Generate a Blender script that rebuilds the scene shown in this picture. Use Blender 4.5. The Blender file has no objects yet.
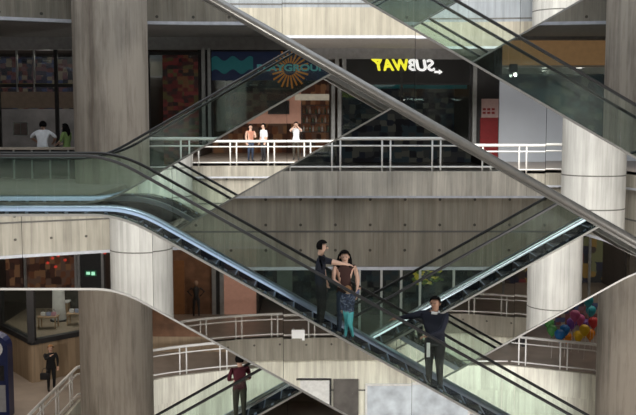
import bpy, bmesh, math, random
from mathutils import Vector, Matrix
random.seed(7)
S = bpy.context.scene
COL = S.collection
PI = math.pi
F = 930.0; PITCH = math.atan(88.5 / F); EYE = 1.9
LV = 7.87                                    # storey height

def unp(px, py, Y):                          # photo pixel -> X, Z on the plane at depth Y
    u = (px - 318) / F; v = (207.5 - py) / F
    dy = math.cos(PITCH) + v * math.sin(PITCH); dz = -math.sin(PITCH) + v * math.cos(PITCH)
    return u * Y / dy, EYE + dz * Y / dy

# ------------------------------------------------------------------ materials
def _new(name):
    m = bpy.data.materials.new(name); m.use_nodes = True
    nt = m.node_tree; b = nt.nodes['Principled BSDF']
    return m, nt, b
def mat(name, col, rough=.6, metal=0.0, emit=0.0, ecol=None, var=.12, scale=6.0, spec=None):
    m, nt, b = _new(name)
    if var > 0:
        tc = nt.nodes.new('ShaderNodeTexCoord'); n = nt.nodes.new('ShaderNodeTexNoise'); n.inputs['Scale'].default_value = scale
        n.inputs['Detail'].default_value = 4
        nt.links.new(tc.outputs['Object'], n.inputs['Vector'])
        r = nt.nodes.new('ShaderNodeValToRGB')
        r.color_ramp.elements[0].position = .3; r.color_ramp.elements[1].position = .7
        r.color_ramp.elements[0].color = (*[c * (1 - var) for c in col], 1); r.color_ramp.elements[1].color = (*[min(1, c * (1 + var)) for c in col], 1)
        nt.links.new(n.outputs['Fac'], r.inputs['Fac']); nt.links.new(r.outputs['Color'], b.inputs['Base Color'])
    else:
        b.inputs['Base Color'].default_value = (*col, 1)
    b.inputs['Roughness'].default_value = rough; b.inputs['Metallic'].default_value = metal
    if spec is not None: b.inputs['Specular IOR Level'].default_value = spec
    if emit:
        b.inputs['Emission Color'].default_value = (*(ecol or col), 1); b.inputs['Emission Strength'].default_value = emit
    return m
def concrete(name, col, dark=.62, board=.16, holes=False, stain=.5, streak=0.0):
    m, nt, b = _new(name); N = nt.nodes; L = nt.links
    tc = N.new('ShaderNodeTexCoord')
    mp = N.new('ShaderNodeMapping'); mp.inputs['Scale'].default_value = (5, 5, .35); L.new(tc.outputs['Object'], mp.inputs['Vector'])
    n1 = N.new('ShaderNodeTexNoise'); n1.inputs['Scale'].default_value = 1.0; n1.inputs['Detail'].default_value = 6; n1.inputs['Roughness'].default_value = .65
    L.new(mp.outputs[0], n1.inputs['Vector'])
    n2 = N.new('ShaderNodeTexNoise'); n2.inputs['Scale'].default_value = .55; n2.inputs['Detail'].default_value = 5; L.new(tc.outputs['Object'], n2.inputs['Vector'])
    def math_(op, a, bb=None, c=None):
        n = N.new('ShaderNodeMath'); n.operation = op
        for i, x in enumerate((a, bb, c)):
            if x is None: continue
            if isinstance(x, (int, float)): n.inputs[i].default_value = x
            else: L.new(x, n.inputs[i])
        return n.outputs[0]
    sx = N.new('ShaderNodeSeparateXYZ'); L.new(tc.outputs['Object'], sx.inputs[0])
    u = math_('ADD', sx.outputs[0], math_('MULTIPLY', sx.outputs[1], .83))
    fr = math_('FRACT', math_('DIVIDE', u, board))
    seam = math_('LESS_THAN', fr, .12)
    idx = math_('FLOOR', math_('DIVIDE', u, board))
    wn = N.new('ShaderNodeTexWhiteNoise'); wn.noise_dimensions = '1D'; L.new(idx, wn.inputs['W'])
    v = math_('ADD', math_('MULTIPLY', n1.outputs[0], .9), math_('MULTIPLY', n2.outputs[0], stain))
    v = math_('ADD', v, math_('MULTIPLY', wn.outputs['Value'], .16))
    v = math_('SUBTRACT', v, math_('MULTIPLY', seam, .10))
    r = N.new('ShaderNodeValToRGB'); e = r.color_ramp.elements
    e[0].position = .42; e[1].position = .98
    e[0].color = (*[c * dark for c in col], 1); e[1].color = (*[min(1, c * 1.18) for c in col], 1)
    L.new(v, r.inputs['Fac']); out = r.outputs['Color']
    if holes:
        hx = math_('SUBTRACT', math_('FRACT', math_('DIVIDE', sx.outputs[0], 1.13)), .5)
        hz = math_('SUBTRACT', math_('FRACT', math_('DIVIDE', math_('ADD', sx.outputs[2], .28), .83)), .5)
        d = math_('ADD', math_('POWER', math_('MULTIPLY', hx, 1.13), 2), math_('POWER', math_('MULTIPLY', hz, .83), 2))
        hole = math_('LESS_THAN', d, .0022)
        mx = N.new('ShaderNodeMixRGB'); L.new(hole, mx.inputs[0]); L.new(out, mx.inputs[1]); mx.inputs[2].default_value = (*[c * .22 for c in col], 1)
        out = mx.outputs[0]
    if streak:
        mp3 = N.new('ShaderNodeMapping'); mp3.inputs['Scale'].default_value = (1.5, 1.5, .16); L.new(tc.outputs['Object'], mp3.inputs['Vector'])
        n3 = N.new('ShaderNodeTexNoise'); n3.inputs['Scale'].default_value = 1.3; n3.inputs['Detail'].default_value = 8; n3.inputs['Roughness'].default_value = .7; L.new(mp3.outputs[0], n3.inputs['Vector'])
        r3 = N.new('ShaderNodeValToRGB'); r3.color_ramp.elements[0].position = .48; r3.color_ramp.elements[1].position = .70
        r3.color_ramp.elements[0].color = (0,0,0,1); r3.color_ramp.elements[1].color = (streak,)*3 + (1,); L.new(n3.outputs[0], r3.inputs[0])
        m3 = N.new('ShaderNodeMixRGB'); L.new(r3.outputs[0], m3.inputs[0]); L.new(out, m3.inputs[1]); m3.inputs[2].default_value = (.085, .058, .04, 1); out = m3.outputs[0]
    L.new(out, b.inputs['Base Color']); b.inputs['Roughness'].default_value = .85
    bp = N.new('ShaderNodeBump'); bp.inputs['Strength'].default_value = .25; bp.inputs['Distance'].default_value = .02
    L.new(v, bp.inputs['Height']); L.new(bp.outputs[0], b.inputs['Normal'])
    return m
def goods(name, cols, scale=(3, 3, 3), emit=0.0, dark=.1, rough=.7):       # shelves crowded with small goods, far away; emit glow stands in for shop light
    m, nt, b = _new(name); N = nt.nodes; L = nt.links
    tc = N.new('ShaderNodeTexCoord'); mp = N.new('ShaderNodeMapping'); mp.inputs['Scale'].default_value = scale; L.new(tc.outputs['Object'], mp.inputs['Vector'])
    v = N.new('ShaderNodeTexVoronoi'); v.inputs['Scale'].default_value = 1.0; v.distance = 'CHEBYCHEV'; v.inputs['Randomness'].default_value = .5; L.new(mp.outputs[0], v.inputs['Vector'])
    r = N.new('ShaderNodeValToRGB'); r.color_ramp.interpolation = 'CONSTANT'
    sp = N.new('ShaderNodeSeparateColor'); L.new(v.outputs['Color'], sp.inputs[0]); L.new(sp.outputs[0], r.inputs['Fac'])
    e = r.color_ramp.elements
    while len(e) < len(cols): e.new(.5)
    for i, c in enumerate(cols): e[i].position = i / len(cols); e[i].color = (*c, 1)
    L.new(r.outputs[0], b.inputs['Base Color']); b.inputs['Roughness'].default_value = rough
    if emit: L.new(r.outputs[0], b.inputs['Emission Color']); b.inputs['Emission Strength'].default_value = emit
    return m
def glassmat(name, tint=(.86, .95, .91), base=.05, haze=0.0):
    m = bpy.data.materials.new(name); m.use_nodes = True; nt = m.node_tree; N = nt.nodes; L = nt.links
    N.remove(N['Principled BSDF']); out = N['Material Output']
    t = N.new('ShaderNodeBsdfTransparent'); t.inputs[0].default_value = (*tint, 1)
    g = N.new('ShaderNodeBsdfGlossy'); g.inputs['Roughness'].default_value = .02; g.inputs['Color'].default_value = (.95, 1, .98, 1)
    fr0 = N.new('ShaderNodeFresnel'); fr0.inputs['IOR'].default_value = 1.5
    fr = N.new('ShaderNodeMath'); fr.operation = 'MULTIPLY'; fr.inputs[1].default_value = .5; L.new(fr0.outputs[0], fr.inputs[0])
    ad = N.new('ShaderNodeMath'); ad.operation = 'ADD'; ad.inputs[1].default_value = base; L.new(fr.outputs[0], ad.inputs[0])
    mx = N.new('ShaderNodeMixShader'); L.new(ad.outputs[0], mx.inputs[0]); L.new(t.outputs[0], mx.inputs[1]); L.new(g.outputs[0], mx.inputs[2])
    last = mx
    if haze:
        d = N.new('ShaderNodeBsdfDiffuse'); d.inputs[0].default_value = (.55, .68, .62, 1)
        m2 = N.new('ShaderNodeMixShader'); m2.inputs[0].default_value = haze; L.new(mx.outputs[0], m2.inputs[1]); L.new(d.outputs[0], m2.inputs[2]); last = m2
    L.new(last.outputs[0], out.inputs['Surface'])
    return m

M = {}
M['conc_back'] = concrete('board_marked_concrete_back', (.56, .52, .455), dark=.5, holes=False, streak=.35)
M['conc_beam_shade'] = concrete('board_marked_concrete_beam_shade', (.235, .213, .172), dark=.5, holes=True, streak=.4)  # darker copy: shade under the ledge is put into the colour
M['conc_near'] = concrete('board_marked_concrete_near', (.36, .335, .285), dark=.5, holes=True, streak=.25)
M['conc_up'] = concrete('board_marked_concrete_upper', (.34, .315, .26), dark=.6, streak=.25)
M['conc_slate'] = concrete('slate_grey_concrete', (.235, .255, .28), dark=.6, board=.4)
M['conc_low_lit'] = concrete('board_marked_concrete_low_lit', (.90, .84, .73), dark=.6, holes=False, streak=.3)  # lightened copy: stronger light on the lower floor is put into the colour
M['conc_col'] = concrete('column_concrete_weathered', (.36, .315, .265), dark=.36, stain=1.0, streak=.65)
M['conc_coln'] = concrete('column_concrete_pale', (.43, .425, .41), dark=.6, streak=.2)
M['joint'] = mat('joint_dark', (.1, .095, .09), .9)
M['lip'] = mat('white_lip', (.46, .47, .52), .5)
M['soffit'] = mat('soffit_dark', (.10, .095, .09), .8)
M['ceil'] = mat('ceiling_grey', (.42, .41, .40), .85)
M['fascia'] = mat('fascia_grey', (.34, .34, .35), .6)
M['floor'] = mat('floor_tile', (.34, .29, .25), .35, scale=2)
M['plaster'] = mat('plaster', (.42, .36, .30), .9)
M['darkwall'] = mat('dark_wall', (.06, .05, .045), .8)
M['brownwall'] = mat('brown_wall', (.20, .10, .055), .7, scale=2, var=.35)
M['dado'] = concrete('dado_timber', (.36, .27, .18), dark=.6, board=.45)
M['mirror'] = mat('mirror_polished', (.86, .86, .85), .012, 1.0, var=0)
M['trim'] = mat('brushed_trim', (.33, .325, .315), .5, .8, var=.05)
M['bar'] = mat('grey_tube_trim', (.25, .245, .235), .36, .7, var=.08)
M['deck'] = mat('polished_light_deck', (.40, .46, .60), .3, 1.0, var=.03)
M['deckw'] = mat('polished_white_deck', (.92, .94, .97), .22, 1.0, var=.02)
M['deckdark'] = mat('dark_navy_deck', (.022, .026, .045), .16, .2, var=.1)
M['step'] = mat('step_dark', (.03, .03, .038), .45, .4, var=.2)
M['nose'] = mat('step_nosing', (.25, .30, .42), .4, .3, var=.05)
M['rubber'] = mat('black_rubber', (.012, .012, .013), .38, var=.05)
M['rubber2'] = mat('grey_black_rubber', (.022, .022, .024), .36, var=.05)
M['glass'] = glassmat('balustrade_glass', (.92, .957, .938), .0, .004)
M['pane'] = glassmat('shop_glass', (.88, .92, .92), .02)
M['rail'] = mat('rail_paint_pale', (.80,.79,.77), .4, .0, var=.04)
M['frame'] = mat('frame_dark', (.025, .025, .028), .5)
M['framew'] = mat('frame_pale', (.62,.63,.62), .4, .1, emit=.08)  # slight glow painted in to make the mullions look lit
M['framel'] = mat('frame_silver', (.42, .43, .44), .35, .6)
M['white'] = mat('white_paint', (.82, .82, .82), .6)
M['lamp'] = mat('lamp_face', (1, .96, .88), .5, emit=14, var=0)

# ------------------------------------------------------------------ mesh helpers
class MB:
    def __init__(s): s.bm = bmesh.new(); s.mi = 0
    def face(s, pts):
        f = s.bm.faces.new([s.bm.verts.new(p) for p in pts]); f.material_index = s.mi; return f
    def box(s, x0, x1, y0, y1, z0, z1):
        v = [s.bm.verts.new(p) for p in ((x0,y0,z0),(x1,y0,z0),(x1,y1,z0),(x0,y1,z0),(x0,y0,z1),(x1,y0,z1),(x1,y1,z1),(x0,y1,z1))]
        for q in ((0,3,2,1),(4,5,6,7),(0,1,5,4),(1,2,6,5),(2,3,7,6),(3,0,4,7)):
            f = s.bm.faces.new([v[i] for i in q]); f.material_index = s.mi
        return s
    def strip(s, xs, lo, hi, y0, y1):        # slab following two height functions
        rings = []
        for x in xs:
            rings.append([s.bm.verts.new(p) for p in ((x,y0,lo(x)),(x,y1,lo(x)),(x,y1,hi(x)),(x,y0,hi(x)))])
        for a, b in zip(rings, rings[1:]):
            for i in range(4):
                f = s.bm.faces.new((a[i], a[(i+1)%4], b[(i+1)%4], b[i])); f.material_index = s.mi
        for r in (rings[0], rings[-1]):
            f = s.bm.faces.new(r); f.material_index = s.mi
        return s
    def tube(s, pts, r, n=8, closed=False):
        pts = [Vector(p) for p in pts]; rings = []
        rr = r if isinstance(r, (list, tuple)) else [r] * len(pts)
        for i, p in enumerate(pts):
            a = pts[max(0, i-1)]; b = pts[min(len(pts)-1, i+1)]
            t = (b - a).normalized(); up = Vector((0,0,1)) if abs(t.z) < .95 else Vector((1,0,0))
            u = t.cross(up).normalized(); w = u.cross(t).normalized()
            rings.append([s.bm.verts.new(p + (u*math.cos(2*PI*k/n) + w*math.sin(2*PI*k/n)) * rr[i]) for k in range(n)])
        for a, b in zip(rings, rings[1:]):
            for k in range(n):
                f = s.bm.faces.new((a[k], a[(k+1)%n], b[(k+1)%n], b[k])); f.material_index = s.mi; f.smooth = True
        for q in (rings[0], rings[-1]): 
            f = s.bm.faces.new(q); f.material_index = s.mi
        return s
    def lathe(s, prof, cx=0, cy=0, n=24, mats=None, sx=1, sy=1):
        rings = [[s.bm.verts.new((cx + sx*r*math.cos(2*PI*k/n), cy + sy*r*math.sin(2*PI*k/n), z)) for k in range(n)] for r, z in prof]
        for j, (a, b) in enumerate(zip(rings, rings[1:])):
            for k in range(n):
                f = s.bm.faces.new((a[k], a[(k+1)%n], b[(k+1)%n], b[k])); f.smooth = True
                f.material_index = mats[j] if mats else s.mi
        for q in (rings[0], rings[-1]): s.bm.faces.new(q).material_index = s.mi
        return s
    def ball(s, c, r, sx=1, sy=1, sz=1, seg=12):
        n0 = len(s.bm.verts)
        res = bmesh.ops.create_uvsphere(s.bm, u_segments=seg, v_segments=max(6, seg*2//3), radius=r, matrix=Matrix.Translation(c) @ Matrix.Diagonal((sx, sy, sz, 1)))
        for v in res['verts']:
            for f in v.link_faces: f.material_index = s.mi; f.smooth = True
        return s
    def build(s, name, mats, parent=None, loc=None, bevel=0):
        bmesh.ops.recalc_face_normals(s.bm, faces=s.bm.faces[:])
        me = bpy.data.meshes.new(name); s.bm.to_mesh(me); s.bm.free()
        for m in (mats if isinstance(mats, (list, tuple)) else [mats]): me.materials.append(m)
        o = bpy.data.objects.new(name, me); COL.objects.link(o)
        if parent: o.parent = parent
        if loc: o.location = loc
        if bevel:
            b = o.modifiers.new('bevel', 'BEVEL'); b.width = bevel; b.segments = 2; b.limit_method = 'ANGLE'
        return o
def tag(o, label=None, cat=None, group=None, kind=None):
    if label: o['label'] = label
    if cat: o['category'] = cat
    if group: o['group'] = group
    if kind: o['kind'] = kind
    return o
def empty(name, loc=(0,0,0), label=None, cat=None, group=None, rz=0):
    o = bpy.data.objects.new(name, None); o.empty_display_size = .2; COL.objects.link(o); o.location = loc; o.rotation_euler.z = rz
    return tag(o, label, cat, group)
def struct(mb, name, m, **k): return tag(mb.build(name, m, **k), kind='structure')
def copy_tree(o, parent=None):
    c = o.copy(); COL.objects.link(c)
    if parent: c.parent = parent
    for ch in [x for x in bpy.data.objects if x.parent == o]: copy_tree(ch, c)
    return c

# ------------------------------------------------------------------ the building shell
MIDB = [(-15,22.0),(-14.6,25.5),(-10.5,28.0),(-7.6,29.3),(-6.3,29.6),(-4,29.9),(0,30),(7,30),(9.6,29.6),(11.2,29.0),(11.5,27.0)]
LOWB = [(-8.45,27.3),(-8.4,31.8),(-5.95,34.6),(-3.4,35.8),(0,36.4),(7.6,36.4),(10.6,35.1),(11.5,33.0),(11.5,27)]
def near(poly): return [(x, 32 - y) for x, y in reversed(poly)]
X0, X1, YN, YB = -24.0, 26.0, -15.0, 47.0
def ring_slab(name, back, z0, z1, mtop, mbot):
    mb = MB(); loop = back + near(back)
    for z, mi in ((z1, 0), (z0, 1)):
        outer = [mb.bm.verts.new(p) for p in ((X0,YN,z),(X1,YN,z),(X1,YB,z),(X0,YB,z))]
        inner = [mb.bm.verts.new((x,y,z)) for x, y in loop]
        es = [mb.bm.edges.new((outer[i], outer[(i+1)%4])) for i in range(4)] + [mb.bm.edges.new((inner[i], inner[(i+1)%len(inner)])) for i in range(len(inner))]
        r = bmesh.ops.triangle_fill(mb.bm, edges=es, use_beauty=True)
        for g in r['geom']:
            if isinstance(g, bmesh.types.BMFace): g.material_index = mi
    return struct(mb, name, [mtop, mbot])
def off(poly, d):                            # move an edge line out into the opening (d > 0) or back
    out = []
    for i, (x, y) in enumerate(poly):
        a = Vector(poly[max(0, i-1)]); b = Vector(poly[min(len(poly)-1, i+1)]); t = (b - a).normalized()
        out.append((x + t.y * d, y - t.x * d))
    return out
def wall_band(mb, poly, z0, z1, d0, d1):     # solid band between two offsets of an edge line
    a = off(poly, d0); b = off(poly, d1)
    r = [[mb.bm.verts.new(p) for p in ((ax,ay,z0),(bx,by,z0),(bx,by,z1),(ax,ay,z1))] for (ax,ay),(bx,by) in zip(a, b)]
    for p, q in zip(r, r[1:]):
        for i in range(4): mb.bm.faces.new((p[i], p[(i+1)%4], q[(i+1)%4], q[i])).material_index = mb.mi
    mb.bm.faces.new(r[0]).material_index = mb.mi; mb.bm.faces.new(r[-1]).material_index = mb.mi
def densify(poly, k=6):
    out = []
    for a, b in zip(poly, poly[1:]):
        out += [(a[0] + (b[0]-a[0])*i/k, a[1] + (b[1]-a[1])*i/k) for i in range(k)]
    return out + [poly[-1]]

tn = [0]
def tname():
    tn[0] += 1; return 'trim_%d' % tn[0]
def spandrel(back, z, top_b, top_n, ledge, bottom):
    for side in ('back', 'near'):
        poly = back if side == 'back' else near(back)
        xl = back[0][0]
        if side == 'back' and z == 0: poly = [(-7.2, 29.4)] + poly[4:]; xl = None
        poly = ([] if xl is None else [(xl, 16.0)]) + poly + [(11.5, 16.0)] if side == 'back' else [(11.5, 16.0)] + poly + [(xl, 16.0)]
        lipm = M['lip'] if z > -1 else (M['conc_low_lit'] if side == 'back' else M['conc_near'])
        top = top_b if side == 'back' else top_n
        m1 = M['conc_back'] if side == 'back' else M['conc_near']; m2 = M['conc_beam_shade'] if side == 'back' else M['conc_near']
        if z < -1: m1, m2 = (M['conc_low_lit'], M['conc_low_lit']) if side == 'back' else (M['conc_near'], M['conc_low_lit'])
        mb = MB(); wall_band(mb, poly, z + ledge, z + top, -.25, .10); struct(mb, tname(), m1)
        mb = MB(); wall_band(mb, poly, z + ledge - .07, z + ledge, -.1, .13 if z > -1 else .09); struct(mb, tname(), lipm)
        if side == 'near' and z > 1:
            mb = MB(); wall_band(mb, poly, z + bottom, z + bottom + 1.02, -.35, .03); struct(mb, tname(), M['conc_up'])
            mb = MB(); wall_band(mb, poly, z + bottom + 1.02, z + ledge - .07, -.35, -.02); struct(mb, tname(), M['conc_slate'])
        else:
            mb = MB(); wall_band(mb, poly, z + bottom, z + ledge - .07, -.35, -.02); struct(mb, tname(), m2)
        mb = MB(); wall_band(mb, poly, z + bottom + 1.13, z + bottom + 1.19, -.1, -.012); struct(mb, tname(), M['joint'])
        mb = MB(); wall_band(mb, poly, z + bottom - .10, z + bottom, -.30, .04); struct(mb, tname(), M['lip'])
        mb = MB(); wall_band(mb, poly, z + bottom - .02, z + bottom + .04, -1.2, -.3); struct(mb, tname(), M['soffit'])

ring_slab('floor', MIDB, -.35, 0.0, M['floor'], M['ceil'])
ring_slab('floor_lower', LOWB, -LV - .35, -LV, M['floor'], M['ceil'])
ring_slab('floor_upper', MIDB, LV - .35, LV, M['floor'], M['ceil'])
# dropped corridor ceilings at the soffit height of each deep edge beam
def drop_ceiling(name, poly, z):
    o = ring_slab(name, [(p[0] + (-.35 if p[0] < 0 else .35), p[1] + .35) for p in poly], z, z + .06, M['soffit'], M['ceil'])
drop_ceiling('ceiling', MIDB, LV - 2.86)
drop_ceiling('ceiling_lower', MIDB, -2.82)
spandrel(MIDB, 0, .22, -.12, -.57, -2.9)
spandrel(MIDB, LV, .22, .1, -.57, -2.9)
spandrel(LOWB, -LV, -.02, 0.0, -.95, -3.6)
mb = MB(); mb.box(X0, X1, YN, YB, -2*LV - .3, -2*LV); struct(mb, 'ground', M['floor'])
ring_slab('roof', MIDB, 13.6, 13.9, M['ceil'], M['ceil'])
for nm, b in (('wall_back', (X0, X1, YB, YB+.3)), ('wall_near', (X0, X1, YN-.3, YN)), ('wall_left', (X0-.3, X0, YN, YB)), ('wall_right', (X1, X1+.3, YN, YB))):
    mb = MB(); mb.box(*b, -2*LV, 13.9); struct(mb, nm, M['plaster'])
# upper floor shop line: pale panels with dark glazing, back and near
for side, y, nm in ((1, 36, 'wall_upper_back'), (-1, -4, 'wall_upper_near')):
    mb = MB(); mb.box(-20, 22, min(y, y+side*.3), max(y, y+side*.3), LV, 13.6); struct(mb, nm, M['fascia'])

# columns
def column(x, y, m, r=1.1):
    prof = []; mats = []; z = -2*LV
    js = [-8.9, -5.8, -2.69, -1.24, -.07, 6.2]
    prof.append((r, z))
    for j in js:
        prof += [(r, j-.022), (r, j+.022)]; mats += [0, 1]
    prof.append((r, 13.6)); mats.append(0)
    if m is M['conc_col']: mats = [0]*len(mats)
    mb = MB(); mb.lathe(prof, x, y, 48, mats); return struct(mb, 'column', [m, M['joint']])
column(-6.18, 28, M['conc_col']); column(9.70, 28, M['conc_col'])
column(-6.28, 4, M['conc_coln']); column(9.75, 4, M['conc_coln'])

# ------------------------------------------------------------------ railings
def railing(poly, z, h, label, pitch=1.62, gap=.27, skip=None, group='tubular railings around the atrium'):
    root = empty('railing', (poly[0][0], poly[0][1], z), label, 'railing', None)
    o = Vector(root.location)
    P = [Vector((x, y, 0)) for x, y in poly]
    def path(dz): return [p + Vector((0,0,z+dz)) - o for p in P]
    for nm, dz, r in (('top_rail', h, .055), ('middle_rail', h*.78, .028), ('bottom_rail', .14, .03)):
        mb = MB(); mb.tube(path(dz), r, 10); mb.build(nm, M['rail'], root)
    L = [0]
    for a, b in zip(P, P[1:]): L.append(L[-1] + (b-a).length)
    def at(s):
        for i in range(len(L)-1):
            if s <= L[i+1]: return P[i].lerp(P[i+1], (s-L[i])/max(1e-6, L[i+1]-L[i]))
        return P[-1]
    s = .3
    while s < L[-1] - gap:
        for q in (s, s + gap):
            p = at(q); mb = MB(); mb.tube([p + Vector((0,0,z-.02)) - o, p + Vector((0,0,z+h)) - o], .03, 8); mb.build('post', M['rail'], root)
        s += pitch
    return root
def smooth(poly, it=2):
    for _ in range(it):
        q = [poly[0]]
        for a, b in zip(poly, poly[1:]):
            q += [(a[0]*.75+b[0]*.25, a[1]*.75+b[1]*.25), (a[0]*.25+b[0]*.75, a[1]*.25+b[1]*.75)]
        poly = q + [poly[-1]]
    return poly
railing(smooth(off(MIDB[4:8] + [(9.0, 29.7)], -.08)), .22, 1.05, 'pale tubular railing on the middle floor, behind the crossing escalators')
railing(smooth(off(near(MIDB)[1:-1], -.08)), -.12, 1.05, 'pale curved railing on the middle floor seen in the mirror cladding')
railing([(-8.5, 24.2), (-8.5, 28.0), (-8.45, 31.9), (-7.3, 33.3)], -LV, 1.1, 'pale railing running towards the viewer at lower left, beside the woman in black')
railing(smooth(off([(-6.75, 33.75)] + LOWB[2:6], -.08)), -LV - .02, 1.1, 'pale railing on the lower floor, right of the weathered column')
railing(off([(7.7, 36.4), (10.6, 35.1), (11.4, 33.2)], -.08), -LV - .02, 1.15, 'pale railing on the lower floor in front of the balloon shop')
railing(smooth(off(near(LOWB)[1:-1], -.08)), -LV, 1.05, 'pale wavy railing on the lower floor seen in the mirror, white notice hung on it')
railing(off(near(MIDB), -.08), LV + .1, 1.05, 'pale railing on the top floor seen in the mirror cladding')

# ------------------------------------------------------------------ escalators
TAN = math.tan(math.radians(29.6))
def profile(X, Z, d, ztop, zbot, hf=0.0, hs=0.0, hb=None, w=.6):
    hb = hf if hb is None else hb
    hard = lambda x: min(ztop + hf, max(zbot + hb, Z + hs - TAN * d * (x - X)))
    xs0 = -13.0; st = .05; n = 560
    raw = [hard(xs0 + i*st) for i in range(n)]; k = int(w/st)
    cs = [0]
    for v in raw: cs.append(cs[-1] + v)
    sm = [(cs[min(n, i+k+1)] - cs[max(0, i-k)]) / (min(n, i+k+1) - max(0, i-k)) for i in range(n)]
    def f(x):
        t = (x - xs0) / st; i = max(0, min(n-2, int(t))); u = t - i
        return sm[i]*(1-u) + sm[i+1]*u
    return f
XL, XR = -8.5, 11.6
WID = 1.5
def escalator(label, Y, X, Z, d, ztop, zbot, thick=1.55, bar=False, tilt=.0009, seed=1, strip='deck'):
    rnd = random.Random(seed)
    root = empty('escalator', (X, Y, 0), label, 'escalator', None)
    ox = Vector((X, Y, 0))
    def put(mb, name, m, lab=None):
        bmesh.ops.translate(mb.bm, verts=mb.bm.verts[:], vec=-ox)
        o = mb.build(name, m, root)
        if lab: o['label'] = lab
        return o
    f = profile(X, Z, d, ztop, zbot)
    fb = profile(X, Z, d, ztop, zbot, -thick + .04, -thick, w=.45)
    fh = profile(X, Z, d, ztop, zbot, 1.17, 1.03, 1.0)
    n = 120; xs = [XL + (XR-XL)*i/n for i in range(n+1)]
    # mirror cladding, panel by panel, each a hair out of true
    for y, sgn, lab in ((Y, -1, 'mirror polished cladding facing the viewer'), (Y + WID, 1, None)):
        mb = MB(); x = XL
        while x < XR - .05:
            x2 = min(XR, x + 2.6); k = 13
            tx = rnd.uniform(-tilt, tilt); tz = rnd.uniform(-tilt, tilt); xm = (x+x2)/2; zm = f(xm)
            def yy(a, z): return y + sgn*.004 + tx*(a-xm) + tz*(z-zm)
            a = [x + .004 + (x2-x-.008)*i/k for i in range(k+1)]
            for p, q in zip(a, a[1:]):
                mb.face([(p, yy(p, fb(p)), fb(p)), (q, yy(q, fb(q)), fb(q)), (q, yy(q, f(q)), f(q)), (p, yy(p, f(p)), f(p))])
            x = x2
        bmesh.ops.remove_doubles(mb.bm, verts=mb.bm.verts[:], dist=1e-5)
        put(mb, 'mirror_cladding', M['mirror'], lab)
    mb = MB(); mb.strip(xs, fb, lambda x: f(x) - .32, Y + .02, Y + WID - .02); put(mb, 'truss', M['frame'])
    mb = MB(); mb.strip(xs, lambda x: f(x)-.035, lambda x: f(x)+.012, Y - .02, Y + .03); put(mb, 'edge_trim', M['trim'])
    mb = MB(); mb.strip(xs, lambda x: f(x)-.4, lambda x: f(x), Y + .03, Y + .34); put(mb, 'deck', M['deckdark'])
    # far deck: rounded polished strip
    mb = MB(); prof_ = [(1.25, -.075), (1.275, -.02), (1.31, .02), (1.36, .045), (1.49, .05)]
    for p, q in zip(xs, xs[1:]):
        for (ya, za), (yb_, zb_) in zip(prof_, prof_[1:]):
            mb.face([(p, Y+ya, f(p)+za), (q, Y+ya, f(q)+za), (q, Y+yb_, f(q)+zb_), (p, Y+yb_, f(p)+zb_)]).smooth = True
    bmesh.ops.remove_doubles(mb.bm, verts=mb.bm.verts[:], dist=1e-5)
    put(mb, 'deck', M[strip], 'pale polished far deck')
    mb = MB(); mb.strip(xs, lambda x: f(x)-.45, lambda x: f(x)-.06, Y+1.235, Y+1.25); put(mb, 'skirt', M['deckdark'])
    mb = MB(); mb.strip(xs, lambda x: f(x)-.06, lambda x: f(x)+.055, Y+WID-.02, Y+WID+.02); put(mb, 'edge_trim', M['deck'])
    # bottom trim
    if bar:
        mb = MB(); mb.tube([(x, Y, fb(x)-.03) for x in xs], .085, 14); put(mb, 'bottom_trim', M['bar'], 'grey metal tube along the lower edge')
        mb = MB(); mb.strip(xs, lambda x: fb(x)-.09, lambda x: fb(x)+.04, Y+WID-.08, Y+WID+.05); put(mb, 'bottom_trim', M['bar'])
    else:
        mb = MB(); mb.strip(xs, lambda x: fb(x)-.022, lambda x: fb(x)+.022, Y-.02, Y+.03); put(mb, 'bottom_trim', M['trim'])
    # steps
    L = (ztop - zbot) / .21
    nst = int((XR - XL) / .4)
    for i in range(nst):
        x = XL + .4*i; z = f(x + .2) - .17
        sl = abs(f(x+.4) - f(x))
        mb = MB(); mb.box(x, x+.402, Y+.345, Y+1.23, z - .26, z)
        e = x + (.37 if d > 0 else -.0)
        mb.mi = 1; mb.box(e, e + .03, Y+.345, Y+1.23, z, z + .004)
        stp = put(mb, 'step', [M['step'], M['nose']])
        xc = x + .2
        mb = MB(); mb.strip([xc, xc + .03, xc + .06], lambda t: f(t) + .0, lambda t: f(t) + .03, Y + .22, Y + .25)
        bmesh.ops.translate(mb.bm, verts=mb.bm.verts[:], vec=-ox); mb.build('clip', M['nose'], stp)
    # glass and handrails
    for gy, hm, far in ((Y+.10, M['rubber2'], 0), (Y+1.36, M['rubber'], 1)):
        x = XL + .5
        while x < XR - .5:
            x2 = min(XR - .4, x + 2.0); k = 10
            mb = MB(); a = [x + .008 + (x2-x-.016)*i/k for i in range(k+1)]
            mb.strip(a, lambda t: f(t) + .0, lambda t: fh(t) - .03, gy - .006, gy + .006)
            put(mb, 'glass_panel', M['glass']); x = x2
        hp = [(x, gy, fh(x)) for x in xs if XL + .35 <= x <= XR - .35]
        def newel(x, sgn):
            r = .42; cz = fh(x) - r
            return [(x + sgn*r*math.sin(t*PI/6), gy, cz + r*math.cos(t*PI/6)) for t in range(1, 6)]
        hp = list(reversed(newel(hp[0][0], -1))) + hp + newel(hp[-1][0], 1)
        mb = MB()
        rings = []
        for i, p in enumerate(hp):
            a = Vector(hp[max(0, i-1)]); b = Vector(hp[min(len(hp)-1, i+1)]); t = (b-a).normalized(); nn = Vector((-t.z, 0, t.x)); pv = Vector(p)
            rings.append([mb.bm.verts.new(pv + nn*u + Vector((0, w, 0))) for u, w in ((-.028,-.035),(-.028,.035),(.012,.04),(.03,.02),(.03,-.02),(.012,-.04))])
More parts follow.
